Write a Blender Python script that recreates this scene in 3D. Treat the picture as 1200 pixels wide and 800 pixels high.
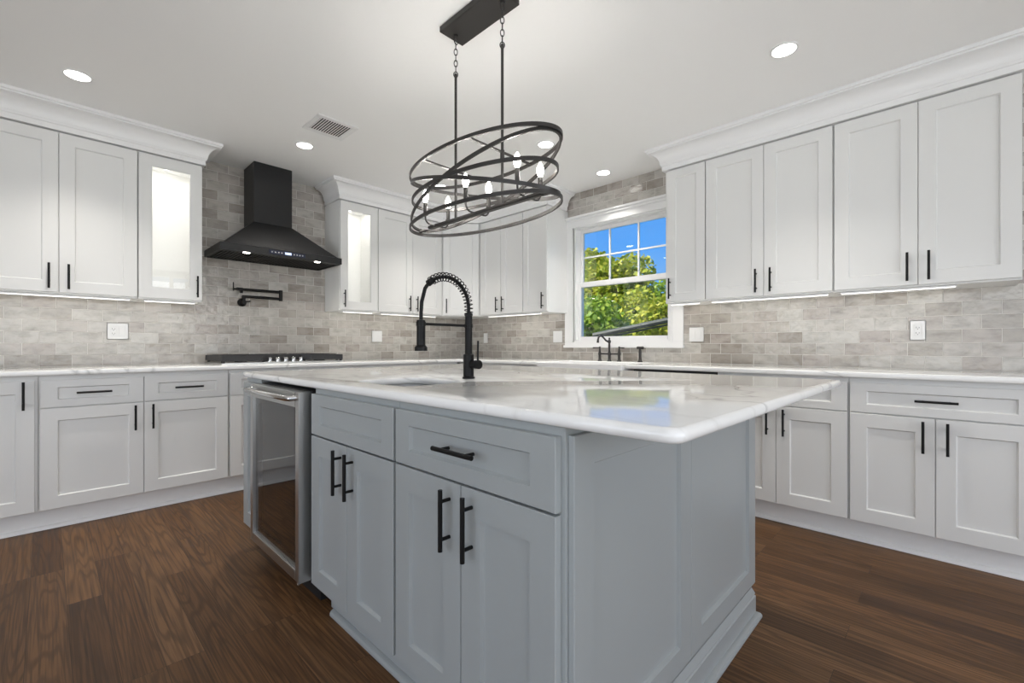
import bpy, bmesh, math, random
from mathutils import Vector, Matrix
random.seed(11)
PI = math.pi
for o in list(bpy.data.objects): bpy.data.objects.remove(o)
scn = bpy.context.scene
COL = scn.collection

# ------------------------------------------------------------------ camera, world, sun, daylight
TH = 0.7709
cam = bpy.data.cameras.new('camera'); cam.sensor_width = 36; cam.lens = 530.1/1200*36
cam.shift_y = 5.0/1200; cam.clip_start = 0.02
co = bpy.data.objects.new('camera', cam); COL.objects.link(co)
co.location = (0, 0, 1.0525); co.rotation_euler = (PI/2, 0, TH-PI/2)
scn.camera = co
scn.view_settings.view_transform = 'Standard'
try: scn.view_settings.look = 'None'
except Exception: pass
scn.view_settings.gamma = 1; scn.view_settings.use_curve_mapping = False
scn.view_settings.exposure = 0.38

LAMP = 64.0        # watts of each recessed downlight
DAY_FILL = 66.0        # watts of the daylight area lamps added behind the camera as fill
STRIP = 0.55       # watts per metre of the under-cabinet strips
PUCK = 0.72        # watts of the light in a glass cabinet
BULB = 16.0       # emission of the candle bulbs
CANDLE = 3.4      # watts of each candle bulb
SUN = 8.0

w = bpy.data.worlds.new('sky'); scn.world = w; w.use_nodes = True
nt = w.node_tree; nt.nodes.clear()
wo = nt.nodes.new('ShaderNodeOutputWorld'); bg = nt.nodes.new('ShaderNodeBackground')
tc = nt.nodes.new('ShaderNodeTexCoord'); sp = nt.nodes.new('ShaderNodeSeparateXYZ'); rp = nt.nodes.new('ShaderNodeValToRGB')
nt.links.new(tc.outputs['Generated'], sp.inputs[0]); nt.links.new(sp.outputs['Z'], rp.inputs[0])
e = rp.color_ramp.elements
e[0].position = 0.0; e[0].color = (0.36, 0.60, 0.86, 1); e[1].position = 0.5; e[1].color = (0.06, 0.24, 0.68, 1)
m_ = e.new(0.22); m_.color = (0.085, 0.38, 0.98, 1)
nt.links.new(rp.outputs[0], bg.inputs[0]); bg.inputs[1].default_value = 0.78
nt.links.new(bg.outputs[0], wo.inputs[0])

def light(name, typ, loc, rot, power, color=(1, 1, 1), parent=None, **k):
    l = bpy.data.lights.new(name, typ); l.energy = power; l.color = color
    for a, b in k.items(): setattr(l, a, b)
    o = bpy.data.objects.new(name, l); COL.objects.link(o); o.location = loc; o.rotation_euler = rot
    if parent: o.parent = parent
    return o
light('sun', 'SUN', (0, 0, 12), Vector((0.62, -0.45, -0.80)).to_track_quat('-Z', 'Y').to_euler(), SUN, (1, .95, .86), angle=0.02)
# daylight as added fill lamps at made-up window openings behind the camera
light('daylight_fill', 'AREA', (0.6, -3.15, 1.35), (PI/2+.30, 0, 0), DAY_FILL, (1, .975, .94), shape='RECTANGLE', size=4.4, size_y=2.1)
light('daylight_fill', 'AREA', (-3.15, 0.4, 1.35), (PI/2+.30, 0, PI/2+PI), DAY_FILL*.8, (1, .975, .94), shape='RECTANGLE', size=4.4, size_y=2.1)

# ------------------------------------------------------------------ materials
def newmat(n):
    m = bpy.data.materials.new(n); m.use_nodes = True
    return m, m.node_tree, m.node_tree.nodes['Principled BSDF']
def N(nt, t, **k):
    n = nt.nodes.new(t)
    for a, b in k.items(): setattr(n, a, b)
    return n
def mat(n, col, rough=.4, metal=0., spec=.5, emit=None, es=0., bump=0., bscale=60., coat=0.):
    m, nt, p = newmat(n)
    p.inputs['Base Color'].default_value = (*col, 1); p.inputs['Roughness'].default_value = rough
    p.inputs['Metallic'].default_value = metal; p.inputs['Specular IOR Level'].default_value = spec
    if coat: p.inputs['Coat Weight'].default_value = coat
    if emit: p.inputs['Emission Color'].default_value = (*emit, 1); p.inputs['Emission Strength'].default_value = es
    if bump:
        tc = N(nt, 'ShaderNodeTexCoord'); no = N(nt, 'ShaderNodeTexNoise'); no.inputs['Scale'].default_value = bscale
        nt.links.new(tc.outputs['Object'], no.inputs['Vector'])
        b = N(nt, 'ShaderNodeBump'); b.inputs['Strength'].default_value = bump; b.inputs['Distance'].default_value = .002
        nt.links.new(no.outputs['Fac'], b.inputs['Height']); nt.links.new(b.outputs[0], p.inputs['Normal'])
    return m
def glassmat(n, tint=(1, 1, 1), refl=(1, 1, 1), rough=0.0, ior=1.45):
    m = bpy.data.materials.new(n); m.use_nodes = True; nt = m.node_tree; nt.nodes.clear()
    o = N(nt, 'ShaderNodeOutputMaterial'); mx = N(nt, 'ShaderNodeMixShader'); t = N(nt, 'ShaderNodeBsdfTransparent')
    g = N(nt, 'ShaderNodeBsdfGlossy'); f = N(nt, 'ShaderNodeFresnel'); f.inputs[0].default_value = ior
    t.inputs[0].default_value = (*tint, 1); g.inputs[0].default_value = (*refl, 1); g.inputs['Roughness'].default_value = rough
    nt.links.new(f.outputs[0], mx.inputs[0]); nt.links.new(t.outputs[0], mx.inputs[1]); nt.links.new(g.outputs[0], mx.inputs[2])
    nt.links.new(mx.outputs[0], o.inputs[0]); return m
def ramp(nt, src, stops):
    r = N(nt, 'ShaderNodeValToRGB'); e = r.color_ramp.elements
    e[0].position, e[0].color = stops[0][0], (*stops[0][1], 1); e[1].position, e[1].color = stops[-1][0], (*stops[-1][1], 1)
    for pz, c in stops[1:-1]: x = e.new(pz); x.color = (*c, 1)
    nt.links.new(src, r.inputs[0]); return r
def mth(nt, op, a, b=None, c=None):
    n = N(nt, 'ShaderNodeMath', operation=op)
    for i, v in enumerate((a, b, c)):
        if v is None: continue
        if isinstance(v, (int, float)): n.inputs[i].default_value = v
        else: nt.links.new(v, n.inputs[i])
    return n.outputs[0]
def mixc(nt, f, a, b, mode='MIX'):
    n = N(nt, 'ShaderNodeMix', data_type='RGBA', blend_type=mode)
    for s, v in ((n.inputs[0], f), (n.inputs[6], a), (n.inputs[7], b)):
        if isinstance(v, (int, float)): s.default_value = v
        elif isinstance(v, tuple): s.default_value = (*v, 1)
        else: nt.links.new(v, s)
    return n.outputs[2]
def uv(nt, u, v, su=1, sv=1, ou=0, ov=0):
    tc = N(nt, 'ShaderNodeTexCoord'); s = N(nt, 'ShaderNodeSeparateXYZ'); nt.links.new(tc.outputs['Object'], s.inputs[0])
    c = N(nt, 'ShaderNodeCombineXYZ')
    nt.links.new(mth(nt, 'MULTIPLY_ADD', s.outputs[u], su, ou), c.inputs[0]); nt.links.new(mth(nt, 'MULTIPLY_ADD', s.outputs[v], sv, ov), c.inputs[1])
    return c.outputs[0], s

def tilemat(n, axis, sgn, off):
    m, nt, p = newmat(n)
    vec, s = uv(nt, axis, 'Z', sgn, 1, off, -.914+.078*40)
    br = N(nt, 'ShaderNodeTexBrick', offset=.5, offset_frequency=2, squash=1)
    nt.links.new(vec, br.inputs['Vector'])
    for k, v in (('Scale', 1), ('Mortar Size', .0021), ('Mortar Smooth', .2), ('Bias', 0), ('Brick Width', .155), ('Row Height', .078)): br.inputs[k].default_value = v
    br.inputs['Color1'].default_value = (0, 0, 0, 1); br.inputs['Color2'].default_value = (1, 1, 1, 1); br.inputs['Mortar'].default_value = (.5, .5, .5, 1)
    rgb = N(nt, 'ShaderNodeSeparateColor'); nt.links.new(br.outputs['Color'], rgb.inputs[0]); rnd = rgb.outputs[0]
    n1 = N(nt, 'ShaderNodeTexNoise', noise_dimensions='4D'); n1.inputs['Scale'].default_value = 9; n1.inputs['Detail'].default_value = 5; n1.inputs['Roughness'].default_value = .6
    st, _ = uv(nt, axis, 'Z', 1, 2.4)
    nt.links.new(st, n1.inputs['Vector']); nt.links.new(mth(nt, 'MULTIPLY', rnd, 37), n1.inputs['W'])
    base = ramp(nt, rnd, [(0, (.36, .325, .285)), (.3, (.47, .44, .40)), (.62, (.55, .53, .49)), (1, (.43, .385, .35))])
    cloud = ramp(nt, n1.outputs['Fac'], [(.3, (.68, .67, .65)), (.52, (1, 1, 1)), (.75, (1.12, 1.12, 1.12))])
    c = mixc(nt, 1., base.outputs[0], cloud.outputs[0], 'MULTIPLY')
    c = mixc(nt, br.outputs['Fac'], c, (.70, .68, .64))
    nt.links.new(c, p.inputs['Base Color'])
    rg = ramp(nt, br.outputs['Fac'], [(0, (.10,)*3), (1, (.7,)*3)]); nt.links.new(rg.outputs[0], p.inputs['Roughness'])
    n2 = N(nt, 'ShaderNodeTexNoise', noise_dimensions='4D'); n2.inputs['Scale'].default_value = 26; n2.inputs['Detail'].default_value = 2
    tcc = N(nt, 'ShaderNodeTexCoord'); nt.links.new(tcc.outputs['Object'], n2.inputs['Vector']); nt.links.new(mth(nt, 'MULTIPLY', rnd, 11), n2.inputs['W'])
    h = mth(nt, 'SUBTRACT', mth(nt, 'MULTIPLY', n2.outputs['Fac'], .9), mth(nt, 'MULTIPLY', br.outputs['Fac'], .5))
    b = N(nt, 'ShaderNodeBump'); b.inputs['Strength'].default_value = .9; b.inputs['Distance'].default_value = .006
    nt.links.new(h, b.inputs['Height']); nt.links.new(b.outputs[0], p.inputs['Normal'])
    return m

def quartzmat(n, seed):
    m, nt, p = newmat(n)
    tc = N(nt, 'ShaderNodeTexCoord'); mp = N(nt, 'ShaderNodeMapping'); nt.links.new(tc.outputs['Object'], mp.inputs[0])
    mp.inputs['Location'].default_value = (seed, seed*.7, 0); mp.inputs['Rotation'].default_value = (0, 0, .5); mp.inputs['Scale'].default_value = (1, .55, 1)
    a = N(nt, 'ShaderNodeTexNoise'); a.inputs['Scale'].default_value = 1.5; a.inputs['Detail'].default_value = 4; a.inputs['Distortion'].default_value = .6
    nt.links.new(mp.outputs[0], a.inputs['Vector'])
    v = mth(nt, 'ABSOLUTE', mth(nt, 'SUBTRACT', a.outputs['Fac'], .47))
    vein = ramp(nt, v, [(0, (.66, .66, .665)), (.004, (.84, .84, .84)), (.011, (1, 1, 1))])
    a2 = N(nt, 'ShaderNodeTexNoise'); a2.inputs['Scale'].default_value = 3.2; a2.inputs['Detail'].default_value = 5; a2.inputs['Distortion'].default_value = 1.2
    nt.links.new(mp.outputs[0], a2.inputs['Vector'])
    v2 = mth(nt, 'ABSOLUTE', mth(nt, 'SUBTRACT', a2.outputs['Fac'], .56))
    vein2 = ramp(nt, v2, [(0, (.93, .93, .925)), (.03, (1, 1, 1))])
    c = mixc(nt, 1., vein.outputs[0], vein2.outputs[0], 'MULTIPLY')
    c = mixc(nt, 1., c, (.91, .91, .895), 'MULTIPLY')
    nt.links.new(c, p.inputs['Base Color']); p.inputs['Roughness'].default_value = .07; p.inputs['Specular IOR Level'].default_value = .55
    return m

def floormat(n):
    m, nt, p = newmat(n)
    vec, s = uv(nt, 'Y', 'X', 1, 1, 20, 20.03)
    br = N(nt, 'ShaderNodeTexBrick', offset=.37, offset_frequency=3, squash=1); nt.links.new(vec, br.inputs['Vector'])
    for k, v in (('Scale', 1), ('Mortar Size', .0006), ('Mortar Smooth', .1), ('Bias', 0), ('Brick Width', 1.15), ('Row Height', .108)): br.inputs[k].default_value = v
    br.inputs['Color1'].default_value = (0, 0, 0, 1); br.inputs['Color2'].default_value = (1, 1, 1, 1); br.inputs['Mortar'].default_value = (.3, .3, .3, 1)
    rgb = N(nt, 'ShaderNodeSeparateColor'); nt.links.new(br.outputs['Color'], rgb.inputs[0]); rnd = rgb.outputs[0]
    W = mth(nt, 'MULTIPLY', rnd, 53)
    def noise(su, sv, scale, det, dist=0):
        v, _ = uv(nt, 'X', 'Y', su, sv); a = N(nt, 'ShaderNodeTexNoise', noise_dimensions='4D')
        a.inputs['Scale'].default_value = scale; a.inputs['Detail'].default_value = det; a.inputs['Distortion'].default_value = dist
        nt.links.new(v, a.inputs['Vector']); nt.links.new(W, a.inputs['W']); return a.outputs['Fac']
    low = noise(1, .075, 6.5, 2, .15)
    fine = noise(1, .022, 135, 5)
    ringv = mth(nt, 'SINE', mth(nt, 'ADD', mth(nt, 'MULTIPLY', low, 150), mth(nt, 'MULTIPLY', fine, 2.0)))
    rr = N(nt, 'ShaderNodeMapRange'); nt.links.new(ringv, rr.inputs[0]); rr.inputs[1].default_value = .1; rr.inputs[2].default_value = 1
    line = mth(nt, 'MULTIPLY', rr.outputs[0], mth(nt, 'MULTIPLY_ADD', fine, 1.2, -.1))
    base = ramp(nt, rnd, [(0, (.092, .046, .020)), (.35, (.135, .068, .029)), (.7, (.180, .096, .044)), (1, (.072, .036, .017))])
    blot = ramp(nt, noise(1, .25, 3.5, 3), [(.3, (.8, .8, .8)), (.7, (1.15, 1.12, 1.1))])
    c = mixc(nt, 1., base.outputs[0], blot.outputs[0], 'MULTIPLY')
    fl = ramp(nt, fine, [(.34, (.46, .44, .42)), (.58, (1.16, 1.16, 1.16))])
    c = mixc(nt, 1., c, fl.outputs[0], 'MULTIPLY')
    c = mixc(nt, mth(nt, 'MULTIPLY', line, .75), c, (.028, .016, .010))
    c = mixc(nt, br.outputs['Fac'], c, (.02, .012, .008))
    nt.links.new(c, p.inputs['Base Color'])
    rg = ramp(nt, fine, [(.3, (.36,)*3), (.7, (.48,)*3)]); nt.links.new(rg.outputs[0], p.inputs['Roughness'])
    p.inputs['Specular IOR Level'].default_value = .18
    h = mth(nt, 'SUBTRACT', mth(nt, 'MULTIPLY', fine, .4), mth(nt, 'ADD', br.outputs['Fac'], mth(nt, 'MULTIPLY', line, .4)))
    b = N(nt, 'ShaderNodeBump'); b.inputs['Strength'].default_value = .25; b.inputs['Distance'].default_value = .0012
    nt.links.new(h, b.inputs['Height']); nt.links.new(b.outputs[0], p.inputs['Normal'])
    return m

def leafmat(n, cols):
    m, nt, p = newmat(n)
    g = N(nt, 'ShaderNodeNewGeometry'); r = ramp(nt, g.outputs['Random Per Island'], [(i/(len(cols)-1), c) for i, c in enumerate(cols)])
    nt.links.new(r.outputs[0], p.inputs['Base Color']); p.inputs['Roughness'].default_value = .6
    t = N(nt, 'ShaderNodeBsdfTranslucent'); nt.links.new(r.outputs[0], t.inputs[0])
    mx = N(nt, 'ShaderNodeMixShader'); mx.inputs[0].default_value = .35
    o = nt.nodes['Material Output']; nt.links.new(p.outputs[0], mx.inputs[1]); nt.links.new(t.outputs[0], mx.inputs[2]); nt.links.new(mx.outputs[0], o.inputs[0])
    return m
def brushed(n, col, rough, axis):
    m, nt, p = newmat(n); p.inputs['Metallic'].default_value = 1; p.inputs['Base Color'].default_value = (*col, 1)
    tc = N(nt, 'ShaderNodeTexCoord'); mp = N(nt, 'ShaderNodeMapping'); nt.links.new(tc.outputs['Object'], mp.inputs[0])
    mp.inputs['Scale'].default_value = tuple(2 if i == axis else 160 for i in range(3))
    no = N(nt, 'ShaderNodeTexNoise'); no.inputs['Scale'].default_value = 3; nt.links.new(mp.outputs[0], no.inputs['Vector'])
    r = N(nt, 'ShaderNodeMapRange'); nt.links.new(no.outputs['Fac'], r.inputs[0]); r.inputs[3].default_value = rough-.06; r.inputs[4].default_value = rough+.08
    nt.links.new(r.outputs[0], p.inputs['Roughness']); return m

M = {}
M['white'] = mat('white_cabinet_paint', (.76, .76, .745), .33, spec=.45, bump=.03, bscale=90)
M['inside'] = mat('white_cabinet_inside', (.86, .86, .84), .45)
M['grey'] = mat('blue_grey_cabinet_paint', (.355, .380, .383), .30, spec=.5, bump=.01, bscale=90)
M['ceiling'] = mat('ceiling_paint', (.93, .93, .92), .9, spec=.2, bump=.06, bscale=40)
M['wall'] = mat('white_wall_paint', (.80, .79, .77), .8, spec=.2, bump=.03)
M['trim'] = mat('white_trim_paint', (.84, .84, .835), .35, bump=.03, bscale=70)
M['tile_l'] = tilemat('zellige_tile_hood_wall', 'X', 1, 10.03)
M['tile_r'] = tilemat('zellige_tile_window_wall', 'Y', -1, 20.03)
M['floor'] = floormat('oak_floor_planks')
M['quartz'] = quartzmat('white_veined_quartz', 3.1)
M['quartz_i'] = quartzmat('white_veined_quartz_island', 7.7)
M['black'] = mat('matte_black_metal', (.007, .007, .007), .42, metal=0, spec=.22)
M['hood'] = mat('black_stainless', (.013, .013, .0135), .42, metal=.0, spec=.35, bump=.02)
M['bronze'] = mat('dark_bronze_metal', (.045, .042, .040), .42, metal=.5)
M['iron'] = mat('cast_iron', (.022, .022, .024), .6, bump=.2, bscale=400)
M['steel'] = brushed('brushed_steel', (.56, .56, .55), .30, 2)
M['steel_h'] = brushed('brushed_steel_flat', (.60, .60, .585), .32, 1)
M['chrome'] = mat('polished_steel', (.72, .72, .72), .12, metal=1)
M['dark'] = mat('dark_plastic', (.015, .015, .016), .5)
M['display'] = mat('hood_display_glass', (.01, .01, .015), .1, emit=(.25, .4, 1), es=.02)
M['lcd'] = mat('lit_display', (.3, .35, .5), .3, emit=(.55, .68, 1), es=.9)
M['glass'] = glassmat('clear_glass')
M['smoked'] = glassmat('smoked_glass', (.62, .60, .58), (.95, .95, .95), 0.0, 1.9)
M['lens'] = mat('lit_lens', (1, 1, 1), .4, emit=(1, .97, .92), es=9)
M['bulb'] = mat('lit_bulb', (1, 1, 1), .3, emit=(1, .95, .88), es=BULB)
M['strip'] = mat('lit_strip', (1, 1, 1), .4, emit=(1, .96, .88), es=1.7)
M['hoodlamp'] = mat('lit_hood_lamp', (1, 1, 1), .3, emit=(1, .93, .82), es=12)
M['plate'] = mat('white_plastic', (.85, .85, .84), .3)
M['slot'] = mat('slot_dark', (.03, .03, .03), .6)
M['ceramic'] = mat('white_fireclay', (.84, .84, .83), .12, coat=.3)
M['wood'] = mat('beech_shelf_front', (.66, .44, .26), .5, bump=.1)
M['bark'] = mat('bark', (.10, .075, .05), .9, bump=.5, bscale=30)
M['leaf1'] = leafmat('leaf_yellow_green', [(.17, .25, .012), (.32, .38, .02), (.50, .48, .045), (.22, .31, .015)])
M['leaf2'] = leafmat('leaf_green', [(.10, .20, .015), (.20, .34, .025), (.36, .46, .05), (.12, .24, .02)])
M['leaf3'] = leafmat('leaf_red', [(.35, .05, .03), (.5, .10, .05), (.3, .12, .04)])
M['lawn'] = mat('lawn', (.09, .15, .03), .9, bump=.6, bscale=40)
M['galv'] = mat('weathered_grey_metal', (.055, .065, .055), .6)

# ------------------------------------------------------------------ mesh helpers
class B:
    def __init__(s): s.bm = bmesh.new()
    def box(s, x0, x1, y0, y1, z0, z1, bev=0., seg=2):
        g = bmesh.ops.create_cube(s.bm, size=1)
        for v in g['verts']: v.co = Vector(((x0+x1)/2+v.co.x*(x1-x0), (y0+y1)/2+v.co.y*(y1-y0), (z0+z1)/2+v.co.z*(z1-z0)))
        if bev:
            ed = list({e for v in g['verts'] for e in v.link_edges})
            bmesh.ops.bevel(s.bm, geom=ed, offset=bev, segments=seg, affect='EDGES', clamp_overlap=True)
        return s
    def cyl(s, p0, p1, r0, r1=None, seg=16):
        r1 = r0 if r1 is None else r1; p0 = Vector(p0); p1 = Vector(p1); d = p1-p0
        q = d.to_track_quat('Z', 'Y').to_matrix().to_4x4(); q.translation = (p0+p1)/2
        bmesh.ops.create_cone(s.bm, cap_ends=True, segments=seg, radius1=r0, radius2=r1, depth=d.length, matrix=q); return s
    def sph(s, c, r, seg=12, sc=(1, 1, 1)):
        mt = Matrix.Translation(c) @ Matrix.Diagonal((*sc, 1))
        bmesh.ops.create_uvsphere(s.bm, u_segments=seg, v_segments=max(6, seg//2), radius=r, matrix=mt); return s
    def tube(s, pts, r, seg=8, closed=False, rs=None):
        pts = [Vector(p) for p in pts]; n = len(pts); rings = []
        t0 = (pts[1]-pts[0]).normalized(); u = t0.orthogonal().normalized()
        for i, p in enumerate(pts):
            if closed: t = (pts[(i+1) % n]-pts[i-1]).normalized()
            else: t = (pts[min(i+1, n-1)]-pts[max(i-1, 0)]).normalized()
            u = (u-t*u.dot(t)).normalized(); v = t.cross(u); rr = rs[i] if rs else r
            rings.append([s.bm.verts.new(p+u*math.cos(2*PI*k/seg)*rr+v*math.sin(2*PI*k/seg)*rr) for k in range(seg)])
        for i in range(n if closed else n-1):
            a, b = rings[i], rings[(i+1) % n]
            for k in range(seg): s.bm.faces.new((a[k], a[(k+1) % seg], b[(k+1) % seg], b[k]))
        if not closed: s.bm.faces.new(rings[0][::-1]); s.bm.faces.new(rings[-1])
        return s
    def lathe(s, prof, c=(0, 0, 0), seg=24, axis='Z'):
        rings = []
        for r, h in prof:
            ring = []
            for k in range(seg):
                a = 2*PI*k/seg; x, y = r*math.cos(a), r*math.sin(a)
                p = (x, y, h) if axis == 'Z' else ((h, x, y) if axis == 'X' else (x, h, y))
                ring.append(s.bm.verts.new(Vector(c)+Vector(p)))
            rings.append(ring)
        for a, b in zip(rings, rings[1:]):
            for k in range(seg): s.bm.faces.new((a[k], a[(k+1) % seg], b[(k+1) % seg], b[k]))
        s.bm.faces.new(rings[0][::-1]); s.bm.faces.new(rings[-1]); return s
    def prism(s, poly, z0, z1):          # poly in xy
        a = [s.bm.verts.new((x, y, z0)) for x, y in poly]; b = [s.bm.verts.new((x, y, z1)) for x, y in poly]; n = len(poly)
        s.bm.faces.new(a[::-1]); s.bm.faces.new(b)
        for i in range(n): s.bm.faces.new((a[i], a[(i+1) % n], b[(i+1) % n], b[i]))
        return s
    def hull(s, loops):                  # successive closed loops of equal length joined by quads, both ends capped
        L = [[s.bm.verts.new(p) for p in l] for l in loops]; n = len(L[0])
        for a, b in zip(L, L[1:]):
            for i in range(n): s.bm.faces.new((a[i], a[(i+1) % n], b[(i+1) % n], b[i]))
        s.bm.faces.new(L[0][::-1]); s.bm.faces.new(L[-1]); return s
    def shaker(s, x0, x1, z0, z1, t=.02, fw=.07, fh=.07, rec=.010, y=0.):
        e = .0016; bv = .0055
        def R(i, yy, ih=None):
            ih = i if ih is None else ih
            return [(x0+i, yy, z0+ih), (x1-i, yy, z0+ih), (x1-i, yy, z1-ih), (x0+i, yy, z1-ih)]
        return s.hull([R(0, y), R(0, y-t+e), R(e, y-t), R(fw, y-t, fh), R(fw+bv, y-t+rec, fh+bv)])
    def frame(s, x0, x1, z0, z1, t=.02, fw=.07, fh=.07, y=0.):
        e = .0016
        def R(i, yy, ih=None):
            ih = i if ih is None else ih
            return [s.bm.verts.new(p) for p in ((x0+i, yy, z0+ih), (x1-i, yy, z0+ih), (x1-i, yy, z1-ih), (x0+i, yy, z1-ih))]
        L = [R(0, y), R(0, y-t+e), R(e, y-t), R(fw, y-t, fh), R(fw+.003, y-t+.004, fh+.003), R(fw+.003, y, fh+.003)]
        L.append(L[0])
        for a, b in zip(L, L[1:]):
            for i in range(4): s.bm.faces.new((a[i], a[(i+1) % 4], b[(i+1) % 4], b[i]))
        return s
    def build(s, name, m, parent=None, loc=None, rz=None, smooth=True, ang=40):
        bmesh.ops.recalc_face_normals(s.bm, faces=s.bm.faces)
        me = bpy.data.meshes.new(name); s.bm.to_mesh(me); s.bm.free()
        me.materials.append(m)
        if smooth:
            for p in me.polygons: p.use_smooth = True
            try: me.set_sharp_from_angle(angle=math.radians(ang))
            except Exception: pass
        o = bpy.data.objects.new(name, me); COL.objects.link(o)
        if parent: o.parent = parent
        if loc is not None: o.location = loc
        if rz is not None: o.rotation_euler = (0, 0, rz)
        return o
def curve_slab(name, loops, z0, z1, bev, m, parent=None):
    """slab with rounded edges from closed outlines; further outlines are holes. bevel grows outward, so outlines are inset beforehand"""
    c = bpy.data.curves.new(name, 'CURVE'); c.dimensions = '2D'; c.fill_mode = 'BOTH'
    c.extrude = (z1-z0)/2-bev; c.bevel_depth = bev; c.bevel_resolution = 4
    for l in loops:
        sp = c.splines.new('POLY'); sp.points.add(len(l)-1); sp.use_cyclic_u = True
        for p, (x, y) in zip(sp.points, l): p.co = (x, y, 0, 1)
    t = bpy.data.objects.new('tmp', c); COL.objects.link(t)
    dg = bpy.context.evaluated_depsgraph_get(); dg.update()
    me = bpy.data.meshes.new_from_object(t.evaluated_get(dg)); bpy.data.objects.remove(t)
    me.transform(Matrix.Translation((0, 0, (z0+z1)/2)))
    bm = bmesh.new(); bm.from_mesh(me); bmesh.ops.remove_doubles(bm, verts=bm.verts, dist=1e-5)
    bmesh.ops.recalc_face_normals(bm, faces=bm.faces); bm.to_mesh(me); bm.free()
    me.materials.clear(); me.materials.append(m)
    for p in me.polygons: p.use_smooth = True
    try: me.set_sharp_from_angle(angle=math.radians(40))
    except Exception: pass
    me.name = name; o = bpy.data.objects.new(name, me); COL.objects.link(o)
    if parent: o.parent = parent
    return o
def rrect(x0, x1, y0, y1, r, n=6):
    P = []
    for cx, cy, a0 in ((x1-r, y1-r, 0), (x0+r, y1-r, PI/2), (x0+r, y0+r, PI), (x1-r, y0+r, 1.5*PI)):
        for k in range(n+1): a = a0+PI/2*k/n; P.append((cx+r*math.cos(a), cy+r*math.sin(a)))
    return P
def tag(o, label, cat, group=None, kind=None):
    o['label'] = label; o['category'] = cat
    if group: o['group'] = group
    if kind: o['kind'] = kind
    return o
def thing(name, label, cat, loc=(0, 0, 0), rz=0, group=None):
    o = bpy.data.objects.new(name, None); o.empty_display_size = .1; COL.objects.link(o); o.location = loc; o.rotation_euler = (0, 0, rz)
    return tag(o, label, cat, group)
def struct(o, label=None, cat=None):
    o['kind'] = 'structure'
    if label: o['label'] = label
    if cat: o['category'] = cat
    return o
def sweep(path, prof, closed=False):
    """moulding: prof = (out, z) points, path = xy points with the room on the right-hand side; mitred corners"""
    b = B(); n = len(path); P = [Vector((*p, 0)) for p in path]; loops = []
    for i in range(n):
        d0 = (P[i]-P[i-1]).normalized() if i else (P[1]-P[0]).normalized()
        d1 = (P[i+1]-P[i]).normalized() if i < n-1 else d0
        n0 = Vector((d0.y, -d0.x, 0)); n1 = Vector((d1.y, -d1.x, 0)); nb = (n0+n1).normalized(); k = 1/max(.2, nb.dot(n1))
        loops.append([tuple(P[i]+nb*k*o+Vector((0, 0, z))) for o, z in prof])
    b.hull(loops); return b

# ------------------------------------------------------------------ the room
XW, YW, ZC = 3.62, 4.30, 2.545
X0, Y0 = -3.2, -3.2
YD, XD, YU, XU = 3.667, 3.00, 3.975, 3.295         # door faces: base and upper, hood wall (y) and window wall (x)
b = B().box(X0, XW, Y0, YW, -.06, 0); struct(b.build('floor', M['floor']), 'dark brown oak plank floor', 'floor')
b = B().box(X0, XW, Y0, YW, ZC, ZC+.08); struct(b.build('ceiling', M['ceiling']), 'flat white ceiling', 'ceiling')
b = B().box(X0-.12, XW+.14, YW, YW+.14, -.06, ZC+.08); struct(b.build('wall_left', M['tile_l']), 'grey brick tiled wall behind the hood', 'wall')
# window wall with its opening
WY0, WY1, WZ0, WZ1 = 1.665, 2.665, 1.085, 2.215
b = B(); b.box(XW, XW+.14, Y0, WY0, -.06, ZC+.08); b.box(XW, XW+.14, WY1, YW, -.06, ZC+.08)
b.box(XW, XW+.14, WY0, WY1, -.06, WZ0); b.box(XW, XW+.14, WY0, WY1, WZ1, ZC+.08)
struct(b.build('wall_right', M['tile_r']), 'grey brick tiled wall around the window', 'wall')
def openwall(name, axis, lab):
    b = B(); a0, a1 = (-1.7, 2.9) if axis == 'y' else (-1.9, 2.7)
    lo, hi = (X0-.12, XW+.14) if axis == 'y' else (Y0, YW)
    for p, q, z0, z1 in ((lo, a0, -.06, ZC+.08), (a1, hi, -.06, ZC+.08), (a0, a1, 2.42, ZC+.08), (a0, a1, -.06, .25)):
        if axis == 'y': b.box(p, q, Y0-.12, Y0, z0, z1)
        else: b.box(X0-.12, X0, p, q, z0, z1)
    struct(b.build(name, M['wall']), lab, 'wall')
openwall('wall_back', 'y', 'white wall behind the camera with a wide opening')
openwall('wall_front', 'x', 'white side wall with a wide opening')
def fillwindow(name, axis):  # unseen windows, added only to go with the fill lamps
    b = B(); a0, a1 = (-1.7, 2.9) if axis == 'y' else (-1.9, 2.7)
    for k in range(5):
        c = a0+(a1-a0)*k/4; lo, hi = max(a0, c-.03), min(a1, c+.03)
        if axis == 'y': b.box(lo, hi, Y0-.09, Y0-.04, .25, 2.42)
        else: b.box(X0-.09, X0-.04, lo, hi, .25, 2.42)
    o = struct(b.build(name, M['trim']), 'wide unseen window added behind the camera for fill light', 'window')
    g = B()
    if axis == 'y': g.box(a0, a1, Y0-.068, Y0-.062, .25, 2.42)
    else: g.box(X0-.068, X0-.062, a0, a1, .25, 2.42)
    g.build('pane', M['glass'], o)
fillwindow('added_window_2', 'y'); fillwindow('added_window_3', 'x')

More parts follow.
